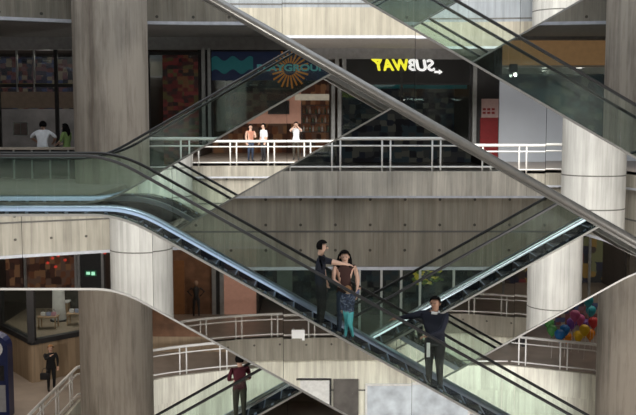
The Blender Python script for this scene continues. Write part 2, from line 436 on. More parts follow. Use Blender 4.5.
        for p, q in zip(rings, rings[1:]):
            for i in range(6): mb.bm.faces.new((p[i], p[(i+1)%6], q[(i+1)%6], q[i]))
        mb.bm.faces.new(rings[0]); mb.bm.faces.new(rings[-1])
        put(mb, 'handrail', hm)
    return f, root
YF, YR = 18.4, 21.0
ZD = unp(60, 214.5, YF)[1]
ax, az = unp(212, 265.5, YF)
fA, escA = escalator('front escalator coming down from the left landing, family and guard riding it', YF, ax, az, 1, ZD, ZD - LV, 1.54, seed=3)
bx, bz = unp(500, 78.7, YF)
fB, escB = escalator('upper front escalator slanting down to the right, mirror side showing the yellow and white sign', YF, bx, bz, 1, ZD + LV, ZD, 1.62, bar=True, seed=5)
ex, ez = unp(250, 119.6, YR)
fE, escE = escalator('upper rear escalator rising to the right from the left landing', YR, ex, ez, -1, ZD + LV, ZD, 1.55, seed=8)
dx, dz = unp(560, 247.5, YR)
fD, escD = escalator('lower rear escalator rising to the right behind the guard, bright strip along it', YR, dx, dz, -1, ZD, ZD - LV, 1.55, seed=11, strip='deckw')

for nm, a, b, y0, y1, z in (('floor_landing_left', -15.2, -8.45, 17.9, 22.6, 0), ('floor_landing_rear', -15.2, -5.6, 22.6, 30.5, 0), ('floor_landing_top', -15.2, -8.45, 17.9, 20.4, LV)):
    mb = MB(); mb.box(a, b, y0, y1, z - .4, z + .004); struct(mb, nm, M['floor'])
# ------------------------------------------------------------------ shops
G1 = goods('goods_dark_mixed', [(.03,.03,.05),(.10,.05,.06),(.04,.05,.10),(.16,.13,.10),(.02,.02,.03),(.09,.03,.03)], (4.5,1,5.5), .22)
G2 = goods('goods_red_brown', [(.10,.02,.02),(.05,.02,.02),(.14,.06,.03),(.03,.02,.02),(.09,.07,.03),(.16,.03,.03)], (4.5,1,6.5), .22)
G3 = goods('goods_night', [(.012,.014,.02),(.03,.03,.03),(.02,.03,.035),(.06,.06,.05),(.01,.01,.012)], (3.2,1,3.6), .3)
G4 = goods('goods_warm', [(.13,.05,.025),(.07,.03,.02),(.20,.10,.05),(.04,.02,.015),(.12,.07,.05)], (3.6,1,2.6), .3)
M['tan'] = mat('tan_fascia', (.44,.26,.12), .6, emit=.22, var=.08)  # fascia is no lamp; its glow stands in for light on it
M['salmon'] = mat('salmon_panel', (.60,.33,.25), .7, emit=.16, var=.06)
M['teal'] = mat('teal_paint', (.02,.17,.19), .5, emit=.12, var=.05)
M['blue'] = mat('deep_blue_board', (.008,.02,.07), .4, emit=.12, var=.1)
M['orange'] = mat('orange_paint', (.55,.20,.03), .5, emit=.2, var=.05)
M['blackboard'] = mat('black_board', (.012,.012,.013), .35, var=0)
M['yel'] = mat('yellow_letter', (.85,.80,.04), .5, emit=1.0, var=0)
M['wht'] = mat('white_letter', (.9,.9,.9), .5, emit=.95, var=0)
M['greyp'] = mat('pale_grey_panel', (.50,.53,.58), .6, emit=.30, var=.04, scale=1)  # glow brightens the panel in place of light falling on it
M['red'] = mat('red_board', (.28,.015,.02), .5, var=.1)
M['pink'] = mat('pale_pink_board', (.62,.45,.45), .5, var=.1)
M['wood'] = mat('pale_wood', (.50,.33,.20), .6)
M['cloth'] = mat('white_cloth', (.75,.72,.68), .9, emit=.08)
wn_ = [0]
def win(mb, m): wn_[0] += 1; return struct(mb, 'window_%d' % wn_[0], m)
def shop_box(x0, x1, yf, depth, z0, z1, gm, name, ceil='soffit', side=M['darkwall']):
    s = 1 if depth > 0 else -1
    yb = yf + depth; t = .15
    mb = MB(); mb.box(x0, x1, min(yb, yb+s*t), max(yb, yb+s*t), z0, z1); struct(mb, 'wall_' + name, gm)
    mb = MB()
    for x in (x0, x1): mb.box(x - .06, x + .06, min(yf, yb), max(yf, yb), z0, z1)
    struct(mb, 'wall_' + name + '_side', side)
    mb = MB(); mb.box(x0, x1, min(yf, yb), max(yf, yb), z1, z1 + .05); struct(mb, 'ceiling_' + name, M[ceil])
def mullions(xs, y, z0, z1, w=.09, m='frame', bars=()):
    mb = MB()
    for x in xs: mb.box(x - w/2, x + w/2, y - .06, y + .06, z0, z1)
    for z in bars: mb.box(xs[0], xs[-1], y - .05, y + .05, z - w/2, z + w/2)
    return win(mb, M[m])
def pane(x0, x1, y, z0, z1):
    mb = MB(); mb.box(x0, x1, y - .006, y + .006, z0, z1); return win(mb, M['pane'])
def lamp_disc(x, y, z, label, group, r=.12):
    root = empty('ceiling_light', (x, y, z), label, 'light', group)
    mb = MB(); mb.lathe([(r, -.02), (r, 0)], n=14); mb.build('lamp_face', M['lamp'], root)
    mb = MB(); mb.lathe([(r+.03, -.025), (r+.03, .02), (r, .02), (r, -.025)], n=14); mb.build('frame', M['framel'], root)
    return root
def area(x, y, z, e, sx, sy, col=(1,.9,.78), rot=(0,0,0)):
    l = bpy.data.lights.new('area_light', 'AREA'); l.shape = 'RECTANGLE'; l.size = sx; l.size_y = sy; l.energy = e; l.color = col
    o = bpy.data.objects.new('area_light', l); COL.objects.link(o); o.location = (x, y, z); o.rotation_euler = rot
def text(s, size, m, parent, loc, rot, name='lettering', bold=.0, shear=0, spacing=1.0, depth=.02, sx=1.0, heavy=0):
    cu = bpy.data.curves.new(name, 'FONT'); cu.body = s; cu.size = size; cu.extrude = depth; cu.offset = bold; cu.shear = shear; cu.space_character = spacing
    cu.align_x = 'CENTER'; cu.align_y = 'CENTER'
    o = bpy.data.objects.new(name, cu); COL.objects.link(o)
    bpy.context.view_layer.update()
    me = bpy.data.meshes.new_from_object(o.evaluated_get(bpy.context.evaluated_depsgraph_get()))
    bpy.data.objects.remove(o); me.materials.clear(); me.materials.append(m)
    if heavy:                                                # heavier strokes: the same letters laid over themselves
        b2 = bmesh.new()
        for dx_, dy_ in ((-heavy, 0), (heavy, 0), (0, heavy*.6), (0, -heavy*.6), (0, 0)):
            n0 = len(b2.verts); b2.from_mesh(me); b2.verts.ensure_lookup_table()
            for v in b2.verts[n0:]: v.co.x += dx_; v.co.y += dy_; v.co.z += (dx_ + dy_*2) * .02
        b2.to_mesh(me); b2.free()
    q = bpy.data.objects.new(name, me); COL.objects.link(q); q.parent = parent; q.location = loc; q.rotation_euler = rot; q.scale = (sx, 1, 1)
    return q
# --- middle floor, far side (facade at depth 36)
yf = 36.0
def BX(x): return (x - 318) / 25.83
def BZ(y): return EYE + (119 - y) / 25.83
mb = MB(); mb.box(-16, 7.0, yf - .1, yf + .2, BZ(51), 5.15); struct(mb, 'wall_fascia_back', M['fascia'])
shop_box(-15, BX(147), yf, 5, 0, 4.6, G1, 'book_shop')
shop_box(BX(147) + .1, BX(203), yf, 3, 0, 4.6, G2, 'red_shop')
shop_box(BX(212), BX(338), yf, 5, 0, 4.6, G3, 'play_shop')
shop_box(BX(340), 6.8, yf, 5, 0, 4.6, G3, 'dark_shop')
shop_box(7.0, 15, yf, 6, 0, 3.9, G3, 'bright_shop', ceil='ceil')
mullions([BX(-40), BX(1), BX(58.5), BX(147)], yf, 0, 4.6, .13, 'frame', (4.6, BZ(86)))
mullions([BX(20), BX(37)], yf, BZ(92), 4.6, .05, 'framel')
mb = MB(); mb.box(-15, BX(147), yf + .1, yf + .5, BZ(108), BZ(92)); struct(mb, tname(), mat('tan_beam', (.30,.20,.15), .7, emit=.1))
mb = MB(); mb.box(-15, BX(147), yf - .02, yf + .1, BZ(87), BZ(84)); struct(mb, tname(), mat('olive_strip', (.22,.20,.05), .7, emit=.1))
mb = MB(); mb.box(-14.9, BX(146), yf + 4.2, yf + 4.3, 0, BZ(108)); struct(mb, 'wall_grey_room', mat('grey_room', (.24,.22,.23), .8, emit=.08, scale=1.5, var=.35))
mullions([BX(150), BX(201)], yf, 0, 4.55, .12, 'frame', (4.4,))
mb = MB(); mb.box(BX(203), BX(206.5), yf-.15, yf+.2, 0, 4.6); mb.box(BX(209), BX(212), yf-.15, yf+.2, 0, 4.6); win(mb, M['framel'])
mb = MB(); mb.box(BX(206.5), BX(209), yf, yf+.2, 0, 4.6); win(mb, M['frame'])
mullions([BX(213), BX(338)], yf, 0, 4.5, .10, 'frame', (4.5,))
for a, b in ((BX(1), BX(58)), (BX(59), BX(146)), (BX(150), BX(201)), (BX(213), BX(337)), (7.1, 14.9)): pane(a, b, yf + .0, 0.05, 4.4 if a < 7 else 3.85)
for x, y in ((5, 101), (52, 101), (69, 101), (52, 61)):
    lamp_disc(BX(x)*1.02, yf + .7 if y > 90 else yf + .4, BZ(y) if y < 90 else BZ(101), 'small lit downlight in the shop behind the two leaning people', 'downlights in the left shop', .10)
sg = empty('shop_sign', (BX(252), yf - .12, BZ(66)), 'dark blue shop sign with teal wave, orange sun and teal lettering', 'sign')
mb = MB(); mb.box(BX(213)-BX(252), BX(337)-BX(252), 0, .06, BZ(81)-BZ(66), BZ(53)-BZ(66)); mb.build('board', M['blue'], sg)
mb = MB(); n = 40
for i in range(n):
    a = BX(213) - BX(252) + i*(BX(254)-BX(213))/n; b = a + (BX(254)-BX(213))/n
    wv = lambda x: .09 * math.sin((x + .2) * 2*PI/.66)
    mb.face([(a, -.012, wv(a)-.25), (b, -.012, wv(b)-.25), (b, -.012, wv(b)+.25), (a, -.012, wv(a)+.25)])
mb.build('wave', M['teal'], sg)
mb = MB(); cx, cz = BX(290) - BX(252), BZ(70) - BZ(66)
for i in range(22):
    t = i*2*PI/22; r0, r1, dw = .24, .68 + .06*(i % 2), .085
    mb.face([(cx + r0*math.cos(t-dw*1.4), -.014, cz + r0*math.sin(t-dw*1.4)), (cx + r1*math.cos(t-dw*.6), -.014, cz + r1*math.sin(t-dw*.6)), (cx + r1*math.cos(t+dw*.6), -.014, cz + r1*math.sin(t+dw*.6)), (cx + r0*math.cos(t+dw*1.4), -.014, cz + r0*math.sin(t+dw*1.4))])
mb.build('sun_emblem', M['orange'], sg)
text('PLAYGROUND', .34, mat('teal_letter', (.10,.36,.38), .5, emit=.22, var=0), sg, (BX(297) - BX(252), -.03, BZ(69) - BZ(66)), (PI/2, 0, 0), bold=.012, sx=1.35)
lamp_disc(BX(252), 37.2, BZ(84), 'single bright spotlight under the blue sign', None, .13)
# right hand shop with tan fascia
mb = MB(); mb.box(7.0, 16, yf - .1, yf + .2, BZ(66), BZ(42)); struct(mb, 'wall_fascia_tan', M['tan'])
mb = MB(); mb.box(7.0, 16, yf - .4, yf + .2, BZ(42), 5.15); struct(mb, 'wall_fascia_right', M['fascia'])
mb = MB(); mb.box(6.75, 7.0, yf - .3, yf + .3, 0, 5.1); struct(mb, 'wall_pier', M['frame'])
k = 0
for row, (yy, zz) in enumerate(((37.0, 3.83), (39.2, 3.83), (41, 3.83))):
    for i in range(5):
        lamp_disc(7.6 + i*1.35 + row*.5, yy, zz, 'round downlight in the shop ceiling under the tan fascia', 'downlights under the tan fascia', .11)
area(10.5, 38.5, 3.7, 260, 5, 3, (.9,1,.93))
area(-11, 38, 4.4, 45, 5, 3); area(-2, 38, 4.4, 10, 4, 3); area(-5.5, 37, 4.3, 10, 1.5, 1.5)
spot = empty('spotlight', (7.05 + .35, 35.6, 3.55), 'black projecting spotlight with lit face beside the tan fascia', 'light')
mb = MB(); mb.box(-.14, .14, -.14, .14, .1, .42); mb.build('housing', M['blackboard'], spot, bevel=.02)
mb = MB(); mb.ball(Vector((0.08, -.02, .02)), .06); mb.build('lamp_face', M['lamp'], spot)
# leaning ledge behind the rail, left
mb = MB(); mb.box(-13, -7.5, 29.6, 29.85, 0, .93); struct(mb, 'wall_ledge', M['frame'])
mb = MB(); mb.box(-13.1, -7.45, 29.45, 30.0, .93, 1.0); struct(mb, tname(), M['plaster'])
mb = MB()
for i in range(9): mb.box(-12.6 + i*.58, -12.55 + i*.58, 29.56, 29.6, 0, .93)
win(mb, M['framel'])
# framed posters in the left shop
for i, x in enumerate((14, 21)):
    fr = empty('poster', (BX(x), 36.5, BZ(129)), ('left' if i == 0 else 'right') + ' one of two small framed posters low in the left shop', 'poster')
    mb = MB(); mb.box(-.12, .12, 0, .03, -.22, .22); mb.build('print', M['pink'], fr)
    mb = MB(); mb.box(-.15, .15, .01, .05, -.25, .25); mb.build('frame', M['white'], fr)

# --- middle floor, near side (seen in the mirrors); facade at depth -5
yn = -5.0
def NX(x): return (x - 318) / 22.25
def NZ(y): return EYE + (119 - y) / 22.25
mb = MB(); mb.box(-14, 15, yn - .2, yn + .1, NZ(60), 5.15); struct(mb, 'wall_fascia_near', M['fascia'])
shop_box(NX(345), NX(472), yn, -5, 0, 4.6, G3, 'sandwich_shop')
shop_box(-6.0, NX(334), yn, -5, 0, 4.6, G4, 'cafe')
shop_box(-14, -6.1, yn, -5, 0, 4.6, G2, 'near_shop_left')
mb = MB(); mb.box(NX(334), NX(338), yn - .1, yn + .12, 0, 4.6); mb.box(NX(341), NX(345), yn - .1, yn + .12, 0, 4.6); win(mb, M['framel'])
mullions([NX(345), NX(400), NX(470)], yn, 0, 4.5, .10, 'frame', (NZ(84),))
pane(NX(345), NX(472), yn - .05, .05, NZ(85))
mb = MB(); mb.box(NX(345), NX(472), yn - .05, yn + .02, NZ(84), NZ(59)); struct(mb, tname(), M['blackboard'])
mb = MB(); mb.box(NX(365), NX(474), yn - 1.2, yn - 1.1, NZ(88), NZ(80)); struct(mb, tname(), M['teal'])
mb = MB(); mb.box(NX(472), NX(476), yn - .1, yn + .15, 0, 4.6); win(mb, M['framel'])
mb = MB(); mb.box(NX(476), NX(499), yn - .3, yn - .02, 0, 4.7); struct(mb, 'wall_near_pier', M['frame'])
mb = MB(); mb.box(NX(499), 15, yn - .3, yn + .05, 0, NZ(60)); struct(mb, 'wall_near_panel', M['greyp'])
sw = empty('shop_sign', (NX(405), yn + .08, NZ(66.5)), 'lit white and yellow slanted lettering on black, reversed in the mirror', 'sign')
RN = (PI/2, 0, PI)
text('SUB', .70, M['wht'], sw, (.72, 0, 0), RN, heavy=.03, shear=.2, sx=.98, spacing=1.06)
text('WAY', .70, M['yel'], sw, (-.66, 0, 0), RN, heavy=.03, shear=.2, sx=.92, spacing=1.06)
mb = MB(); mb.face([(1.66, 0, -.27), (1.50, 0, -.15), (1.50, 0, -.22), (1.30, 0, -.21), (1.30, 0, -.31), (1.50, 0, -.31), (1.50, 0, -.38)]); mb.build('arrow', M['wht'], sw)
mb = MB(); mb.face([(-1.60, 0, .27), (-1.44, 0, .38), (-1.44, 0, .31), (-1.22, 0, .30), (-1.22, 0, .21), (-1.44, 0, .21), (-1.44, 0, .15)]); mb.build('arrow', M['yel'], sw)
bd = empty('menu_board', (NX(489), yn + .05, NZ(120)), 'red menu board with a pale top half on the dark pier', 'sign')
mb = MB(); mb.box(-.40, .40, 0, .05, -NZ(120), .12); mb.build('panel', M['red'], bd)
mb = MB(); mb.box(-.36, .40, .0, .08, .12, .95); mb.build('panel', M['pink'], bd)
mb = MB()
for z in (.28, .44): 
    for x in (-.25, -.05, .15): mb.box(x - .06, x + .08, .08, .09, z, z + .10)
mb.build('print', M['red'], bd)
# cafe things in the mirror of the rear escalator
def EX(x, y=-5.0): return (x - 318) / (930 / (42.0 - y))
def EZ(v, y=-5.0): return EYE + (119 - v) / (930 / (42.0 - y))
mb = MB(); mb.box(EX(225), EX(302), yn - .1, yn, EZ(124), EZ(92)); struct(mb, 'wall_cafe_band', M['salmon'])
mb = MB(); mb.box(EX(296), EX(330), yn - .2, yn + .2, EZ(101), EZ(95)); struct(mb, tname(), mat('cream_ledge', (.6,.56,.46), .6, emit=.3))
tv = empty('television', (EX(279), yn + .06, EZ(108)), 'black flat television on the salmon cafe wall', 'television')
mb = MB(); mb.box(-.58, .58, 0, .08, -.34, .34); mb.build('frame', M['frame'], tv, bevel=.015)
mb = MB(); mb.box(-.54, .54, .075, .085, -.30, .30); mb.build('screen', M['blackboard'], tv)
sh = empty('shelf_unit', (EX(317), yn - .4, 0), 'dark shelf unit of bottles and glasses at the cafe', 'shelf')
mb = MB()
for z in (1.2, 1.65, 2.1, 2.55): mb.box(-.75, .75, -.15, .15, z, z + .04)
mb.build('shelf', M['frame'], sh)
mb = MB()
for x in (-.75, .71): mb.box(x, x + .04, -.15, .15, 0, 2.75)
mb.build('side_panel', M['frame'], sh)
BOT = [mat('bottle_pale', (.36,.33,.30), .25), mat('bottle_amber', (.2,.11,.06), .25), mat('bottle_green', (.07,.10,.07), .25)]
b0 = []
for m in BOT:
    mb = MB(); mb.lathe([(.045,0),(.05,.02),(.05,.19),(.018,.25),(.018,.31)], n=10); b0.append(mb)
protos = {}
for zi, z in enumerate((1.24, 1.69, 2.14)):
    for i in range(9):
        kk = (zi*2 + i) % 3
        loc = (EX(317) - .62 + i*.155, yn - .36, z + .004)
        if kk not in protos: o = b0[kk].build('bottle', BOT[kk]); protos[kk] = o
        else: o = protos[kk].copy(); COL.objects.link(o)
        o.location = loc; tag(o, ['pale', 'amber', 'green'][kk] + ' bottle standing on the dark cafe shelf unit in the mirror', 'bottle', 'bottles on the cafe shelves')
area(-2.5, -7, 4.4, 20, 5, 3, (1, .8, .6)); area(4, -7.5, 4.4, 12, 4, 3); 
for i in range(4): lamp_disc(-4.2 + i*1.5, -6.0, 4.5, 'round downlight in the cafe ceiling', 'downlights in the cafe', .12)

# --- lower floor, near side (seen in the mirror of the front escalator); facade at depth -9
zl = -LV; yl = -9.0
def LX(x): return (x - 318) / 20.3
def LZ(y): return EYE + (119 - y) / 20.3
shop_box(-17, LX(100), yl, -4, zl, -2.9, G4, 'lower_red_shop')
shop_box(LX(100) + .1, LX(168), yl, -3, zl, -2.9, M['darkwall'], 'lower_passage')
mullions([LX(22), LX(73), LX(76), LX(100), LX(112)], yl, zl, -2.9, .12, 'framel')
mb = MB(); mb.box(LX(77), LX(99), yl - .15, yl - .05, zl, -2.9); struct(mb, 'wall_lower_panel', M['frame'])
mb = MB(); mb.box(LX(168), LX(212), yl - .2, yl - .05, zl, -2.9); struct(mb, 'wall_lower_brown', M['brownwall'])
mb = MB(); mb.box(LX(172), LX(183), yl - .05, yl, zl, LZ(262)); struct(mb, 'door_1', mat('door_brown', (.22,.09,.03), .5, emit=.05))
mb = MB(); mb.box(LX(211), LX(215), yl - .1, yl + .1, zl, -2.9); mb.box(LX(219), LX(223), yl - .1, yl + .1, zl, -2.9); win(mb, M['framel'])
mb = MB(); mb.box(LX(215), LX(219), yl - .1, yl, zl, -2.9); win(mb, M['frame'])
mb = MB(); mb.box(LX(223), LX(256), yl - .15, yl - .02, zl, -2.9); struct(mb, 'wall_lower_salmon', M['salmon'])
shop_box(LX(257), LX(345), yl, -4, zl, -2.9, G3, 'lower_dark_shop')
shop_box(LX(345)+.1, 9.0, yl, -4, zl, -2.9, G3, 'lower_dark_shop_two')
shop_box(9.1, 17, yl, -4, zl, -2.9, goods('goods_posters', [(.04,.03,.025),(.16,.10,.03),(.02,.02,.03),(.10,.10,.05),(.12,.03,.03),(.02,.02,.02)], (2.4,1,2.0), .3), 'lower_poster_shop')
mullions([9.1, 10.3, 12.0, 12.6, 15], yl, zl, -2.9, .12, 'framel')
ex_ = empty('exit_sign', (LX(88), yl, LZ(274)), 'small green lit exit sign on the dark panel in the mirror', 'sign')
mb = MB(); mb.box(-.28, .28, 0, .06, -.14, .14); mb.build('panel', mat('exit_green', (.01,.10,.05), .4, emit=.3, var=0), ex_)
mb = MB(); mb.box(.05, .22, .06, .07, -.09, .08); mb.box(-.20, -.02, .06, .07, -.06, .08); mb.build('pictogram', mat('exit_light', (.45,.95,.65), .4, emit=.9, var=0), ex_)
RED = mat('lantern_red', (.6,.05,.03), .5, emit=.6, var=0)
lan = None
for i, (x, y) in enumerate(((40,266),(45,261),(51,258.5),(57,256),(64,254),(103,253),(107,250),(112,254),(48,270),(58,263))):
    loc = (LX(x), yl - .8 if x < 80 else yl + .1, LZ(y))
    if lan is None:
        lan = empty('lantern', loc, 'small red paper lantern glowing in the brown shop in the mirror', 'lantern', 'red lanterns')
        mb = MB(); mb.ball(Vector((0,0,0)), .085, sz=.85); mb.build('shade', RED, lan)
        mb = MB(); mb.lathe([(.04,.08),(.04,.12)], n=8); mb.build('cap', M['frame'], lan)
    else:
        o = copy_tree(lan); o.location = loc
mq = empty('mannequin', (LX(196), yl + .45, zl), 'dark mannequin in front of the brown wall, arms akimbo', 'mannequin')
mb = MB(); mb.tube([(0,0,.85),(0,0,1.1),(0,0,1.38),(0,0,1.5)], [.15,.12,.19,.06], 10)
for s in (-1, 1):
    mb.tube([(s*.09,0,.9),(s*.12,0,.5),(s*.13,0,.02)], [.09,.06,.04], 8); mb.tube([(s*.2,0,1.42),(s*.42,.02,1.25),(s*.2,.05,1.02)], [.055,.045,.03], 8)
mb.build('body', M['frame'], mq)
mb = MB(); mb.ball(Vector((0,0,1.66)), .11, sz=1.25); mb.build('head', mat('mannequin_head', (.35,.22,.15), .5), mq)
area(-9, -10, -3.2, 50, 6, 2.5, (1, .62, .4)); area(-4.5, -7.5, -3.1, 40, 5, 2, (1,.85,.7)); area(13, -10.5, -3.2, 40, 5, 2)
# white notice tied to the lower near rail
nb = empty('notice', (-.93, -4.18, -7.72), 'white square notice hung on the lower railing in the mirror', 'notice')
mb = MB(); mb.box(-.29, .29, -.015, .015, -.24, .24); mb.build('panel', mat('notice_white', (.95,.95,.95), .5, emit=.25, var=0), nb)
mb = MB(); mb.box(-.22, -.19, -.02, .02, .24, .34); mb.box(.19, .22, -.02, .02, .24, .34); mb.build('tie', M['framel'], nb)
# advertising panels on the deep lower beam, near side
def PX(x): return (x - 318) / 22.9
def PZ(y): return EYE + (119 - y) / 22.9
for (a, b, top, nm, m, lab) in ((238, 331, 385, 'white', M['white'], 'large white framed advertising panel low on the beam in the mirror'),
        (333, 359, 386, 'dark', mat('dark_slab', (.12,.11,.105), .6, scale=2, var=.3), 'dark grey stone panel between the white panel and the marbled one'),
        (366, 475, 391, 'marble', mat('blue_marble', (.64,.70,.80), .3, scale=1.6, var=.3), 'wide pale blue marbled panel with white frame')):
    p = empty('wall_panel', (PX((a+b)/2), -4.32, PZ(top)), lab, 'panel')
    hw = (PX(b) - PX(a)) / 2
    mb = MB(); mb.box(-hw, hw, 0, .05, -2.2, 0); mb.build('panel', m, p)
    if nm != 'dark':
        mb = MB(); t = .09; mb.box(-hw, hw, .05, .08, -t, 0); mb.box(-hw, -hw + t, .05, .08, -2.2, -t); mb.box(hw - t, hw, .05, .08, -2.2, -t); mb.box(-hw, hw, .05, .08, -2.2, -2.2 + t)
        mb.build('frame', M['white'] if nm == 'marble' else M['frame'], p)
# --- lower floor, far side
yb = 41.0
def CX(x, y=yb): return (x - 318) / (930 / y)
def CZ(v, y=yb): return EYE + (119 - v) / (930 / y)
shop_box(CX(255), 8.6, yb, 5, zl, -2.9, G3, 'lower_back_shop')
mb = MB(); mb.box(-8.3, CX(255), yb - 2.5, yb - 2.3, zl, -2.9); struct(mb, 'wall_lower_back', M['brownwall'])
mb = MB(); mb.box(-8.3, CX(255), yb - 2.52, yb - 2.5, zl, CZ(326)); struct(mb, tname(), M['dado'])
mullions([CX(360), CX(382), CX(402), CX(421), CX(455), 8.4], yb - .1, zl, -2.9, .10, 'framew')
mb = MB(); mb.box(CX(277), CX(292), yb - .4, yb - .1, zl, -2.9); struct(mb, 'wall_lower_pier', mat('green_grey', (.13,.17,.15), .5))
pane(CX(293), 8.4, yb, zl, -2.9)
YEL = mat('yellow_leaf', (.62,.50,.08), .6, emit=.25); GRN = mat('green_leaf', (.18,.26,.06), .6, emit=.1)
yw = empty('display', (CX(430), yb + .8, CZ(279)), 'yellow and green lit display hanging in the lower shop window', 'display')
for nm, mm, k in (('yellow_leaves', YEL, 26), ('green_leaves', GRN, 26)):
    mb = MB()
    for i in range(k): mb.ball(Vector((random.uniform(-.6, .75), random.uniform(-.2,.2), random.uniform(-.4,.45))), random.uniform(.07,.16), sz=.6, seg=8)
    mb.build(nm, mm, yw)
area(3, yb + 2, -3.1, 30, 6, 3)
# balloon shop at lower right
shop_box(8.8, 16, 39.5, 4, zl, -2.9, G1, 'balloon_shop')
mb = MB(); mb.box(8.8, 8.95, 39.3, 39.5, zl, -2.9); win(mb, M['frame'])
BC = {'blue': (.01,.12,.33), 'yellow': (.62,.38,.01), 'orange': (.60,.20,.01), 'pink': (.42,.08,.20), 'purple': (.16,.06,.28), 'teal': (.02,.26,.30), 'green': (.06,.22,.06), 'red': (.45,.03,.03)}
BM_ = {k: mat('balloon_' + k, v, .5, emit=.03, var=.05) for k, v in BC.items()}
for (x, y, c, where) in ((564,338,'blue','low at the left of the cluster'),(569,333,'blue','above the low blue one'),(583,339,'yellow','low in the middle of the cluster'),(595,337,'orange','low beside the right column'),(589,333,'yellow','above and right of the low yellow one'),
        (576,326,'purple','left in the middle row'),(584,322,'pink','centre of the cluster'),(590,327,'purple','right in the middle row'),(579,318,'pink','highest of the pink ones'),(592,303,'teal','highest of all, near the right column'),(595,313,'teal','just below the highest one'),
        (553,326,'green','far left of the cluster'),(556,333,'green','below the far left one'),(598,325,'red','against the right column'),(572,341,'orange','lowest, left of the yellow one')):
    bi = len([o for o in bpy.data.objects if o.name.startswith('balloon')]) ; Y = 36.9 + (bi * 4 % 15) * .17; s = 930 / Y
    ob = empty('balloon', ((x-318)/s, Y, EYE + (119-y)/s), '%s balloon in the lower right shop, %s' % (c, where), 'balloon', 'balloons')
    mb = MB(); mb.lathe([(.02,-.27),(.08,-.22),(.17,-.10),(.215,.03),(.20,.13),(.12,.21),(.03,.235)], n=16); mb.build('skin', BM_[c], ob)
    mb = MB(); mb.lathe([(.035,-.32),(.012,-.27)], n=8); mb.build('knot', BM_[c], ob)
    mb = MB(); mb.tube([(0,0,-.31),(.02,.01,-.7),(0,0,-1.2)], .006, 4); mb.build('string', M['white'], ob)
area(12, 38.5, -3.3, 60, 5, 2)
# bay window shop at lower left
def QX(x, y): return (x - 318) / (930 / y)
bx1, by1 = QX(26, 33.8), 33.8; bx2, by2 = QX(100, 36), 36.0; bx0, by0 = QX(-6, 36.5), 36.5
zs = EYE + (119 - 343) * 34.2/930
def pan(mb, a, b, z0, z1, t):
    d = Vector((b[0]-a[0], b[1]-a[1], 0)).normalized(); nn = Vector((-d.y, d.x, 0)) * t
    p = [Vector((a[0],a[1],0)), Vector((b[0],b[1],0)), Vector((b[0],b[1],0)) + nn, Vector((a[0],a[1],0)) + nn]
    v0 = [mb.bm.verts.new((q.x,q.y,z0)) for q in p]; v1 = [mb.bm.verts.new((q.x,q.y,z1)) for q in p]
    for f in (v0[::-1], v1): mb.bm.faces.new(f).material_index = mb.mi
    for i in range(4): mb.bm.faces.new((v0[i], v0[(i+1)%4], v1[(i+1)%4], v1[i])).material_index = mb.mi
mb = MB(); pan(mb, (bx1,by1), (bx2,by2), zl, zs - .06, .3); pan(mb, (bx0,by0), (bx1,by1), zl, zs - .06, .3); struct(mb, 'wall_bay_base', M['dado'])
mb = MB(); pan(mb, (bx1,by1-.03), (bx2,by2-.03), zs - .1, zs + .08, .3); pan(mb, (bx0,by0-.03), (bx1,by1-.03), zs - .1, zs + .08, .3)
for (x, y) in ((bx1, by1), (bx2 - .1, by2), (bx0, by0)): mb.box(x - .13, x + .13, y - .02, y + .22, zs, -2.9)
win(mb, M['frame'])
mb = MB(); pan(mb, (bx1,by1+.1), (bx2,by2+.1), zs, -2.9, .012); pan(mb, (bx0,by0+.1), (bx1,by1+.1), zs, -2.9, .012); win(mb, M['pane'])
mb = MB(); mb.box(-17, -8.35, 40, 40.2, zl, -2.9); struct(mb, 'wall_bay_back', M['darkwall'])
mb = MB(); mb.face([(bx1,by1+.1,zs+.02),(bx2,by2+.1,zs+.02),(bx2,40,zs+.02),(bx0,40,zs+.02),(bx0,by0+.1,zs+.02)]); struct(mb, 'floor_bay', mat('bay_floor', (.35,.28,.2), .6))
def wx(x, y): return ((x-318)*y/930)
bn = empty('display_stand', (wx(55, 37.5), 37.5, zs + .02), 'tall white draped display column in the bay window', 'stand')
mb = MB(); mb.lathe([(.30,0),(.26,.5),(.24,1.2),(.27,2.2),(.25,2.9)], n=18); mb.build('drape', M['cloth'], bn)
mb = MB(); mb.lathe([(.36,-.0),(.36,.06)], n=18); mb.build('base', M['frame'], bn)
ss = empty('stool_display', (wx(60, 38.2), 38.2, zs + .02), 'pale wooden display block standing by the white drape', 'stand')
mb = MB(); mb.box(-.22,.22,-.2,.2,0,.62); mb.build('block', M['wood'], ss, bevel=.02)
mb = MB(); mb.box(-.25,.25,-.23,.23,.62,.68); mb.build('top', M['cloth'], ss, bevel=.01)
for i, (x, y, lab) in enumerate(((44, 36.2, 'small display table nearest the dark corner post of the bay'), (73, 36.8, 'small display table at the right end of the bay window'))):
    t = empty('display_table', (wx(x, y), y, zs + .02), lab, 'table')
    mb = MB(); mb.box(-.38,.38,-.25,.25,.42,.47); mb.build('tabletop', M['wood'], t, bevel=.01)
    for a in (-.33, .33):
        for b in (-.2, .2):
            mb = MB(); mb.box(a-.025,a+.025,b-.025,b+.025,0,.42); mb.build('leg', M['wood'], t)
    for j, (c, q) in enumerate((((.7,.68,.66), -.2), ((.30,.33,.45), .02), ((.6,.3,.35), .22))):
        g = empty('handbag', (wx(x, y) + q, y, zs + .49), ['white', 'grey blue', 'rose'][j] + ' handbag on the ' + lab.split(' of')[0].replace('small ', '') , 'handbag', 'handbags in the bay window')
        mb = MB(); mb.box(-.09,.09,-.05,.05,0,.16); mb.build('bag', mat('bag_%d%d' % (i, j), c, .5, emit=.1), g, bevel=.03)
        mb = MB(); mb.tube([(.06*math.cos(k*PI/6), 0, .15 + .11*math.sin(k*PI/6)) for k in range(7)], .009, 6); mb.build('handle', M['frame'], g)
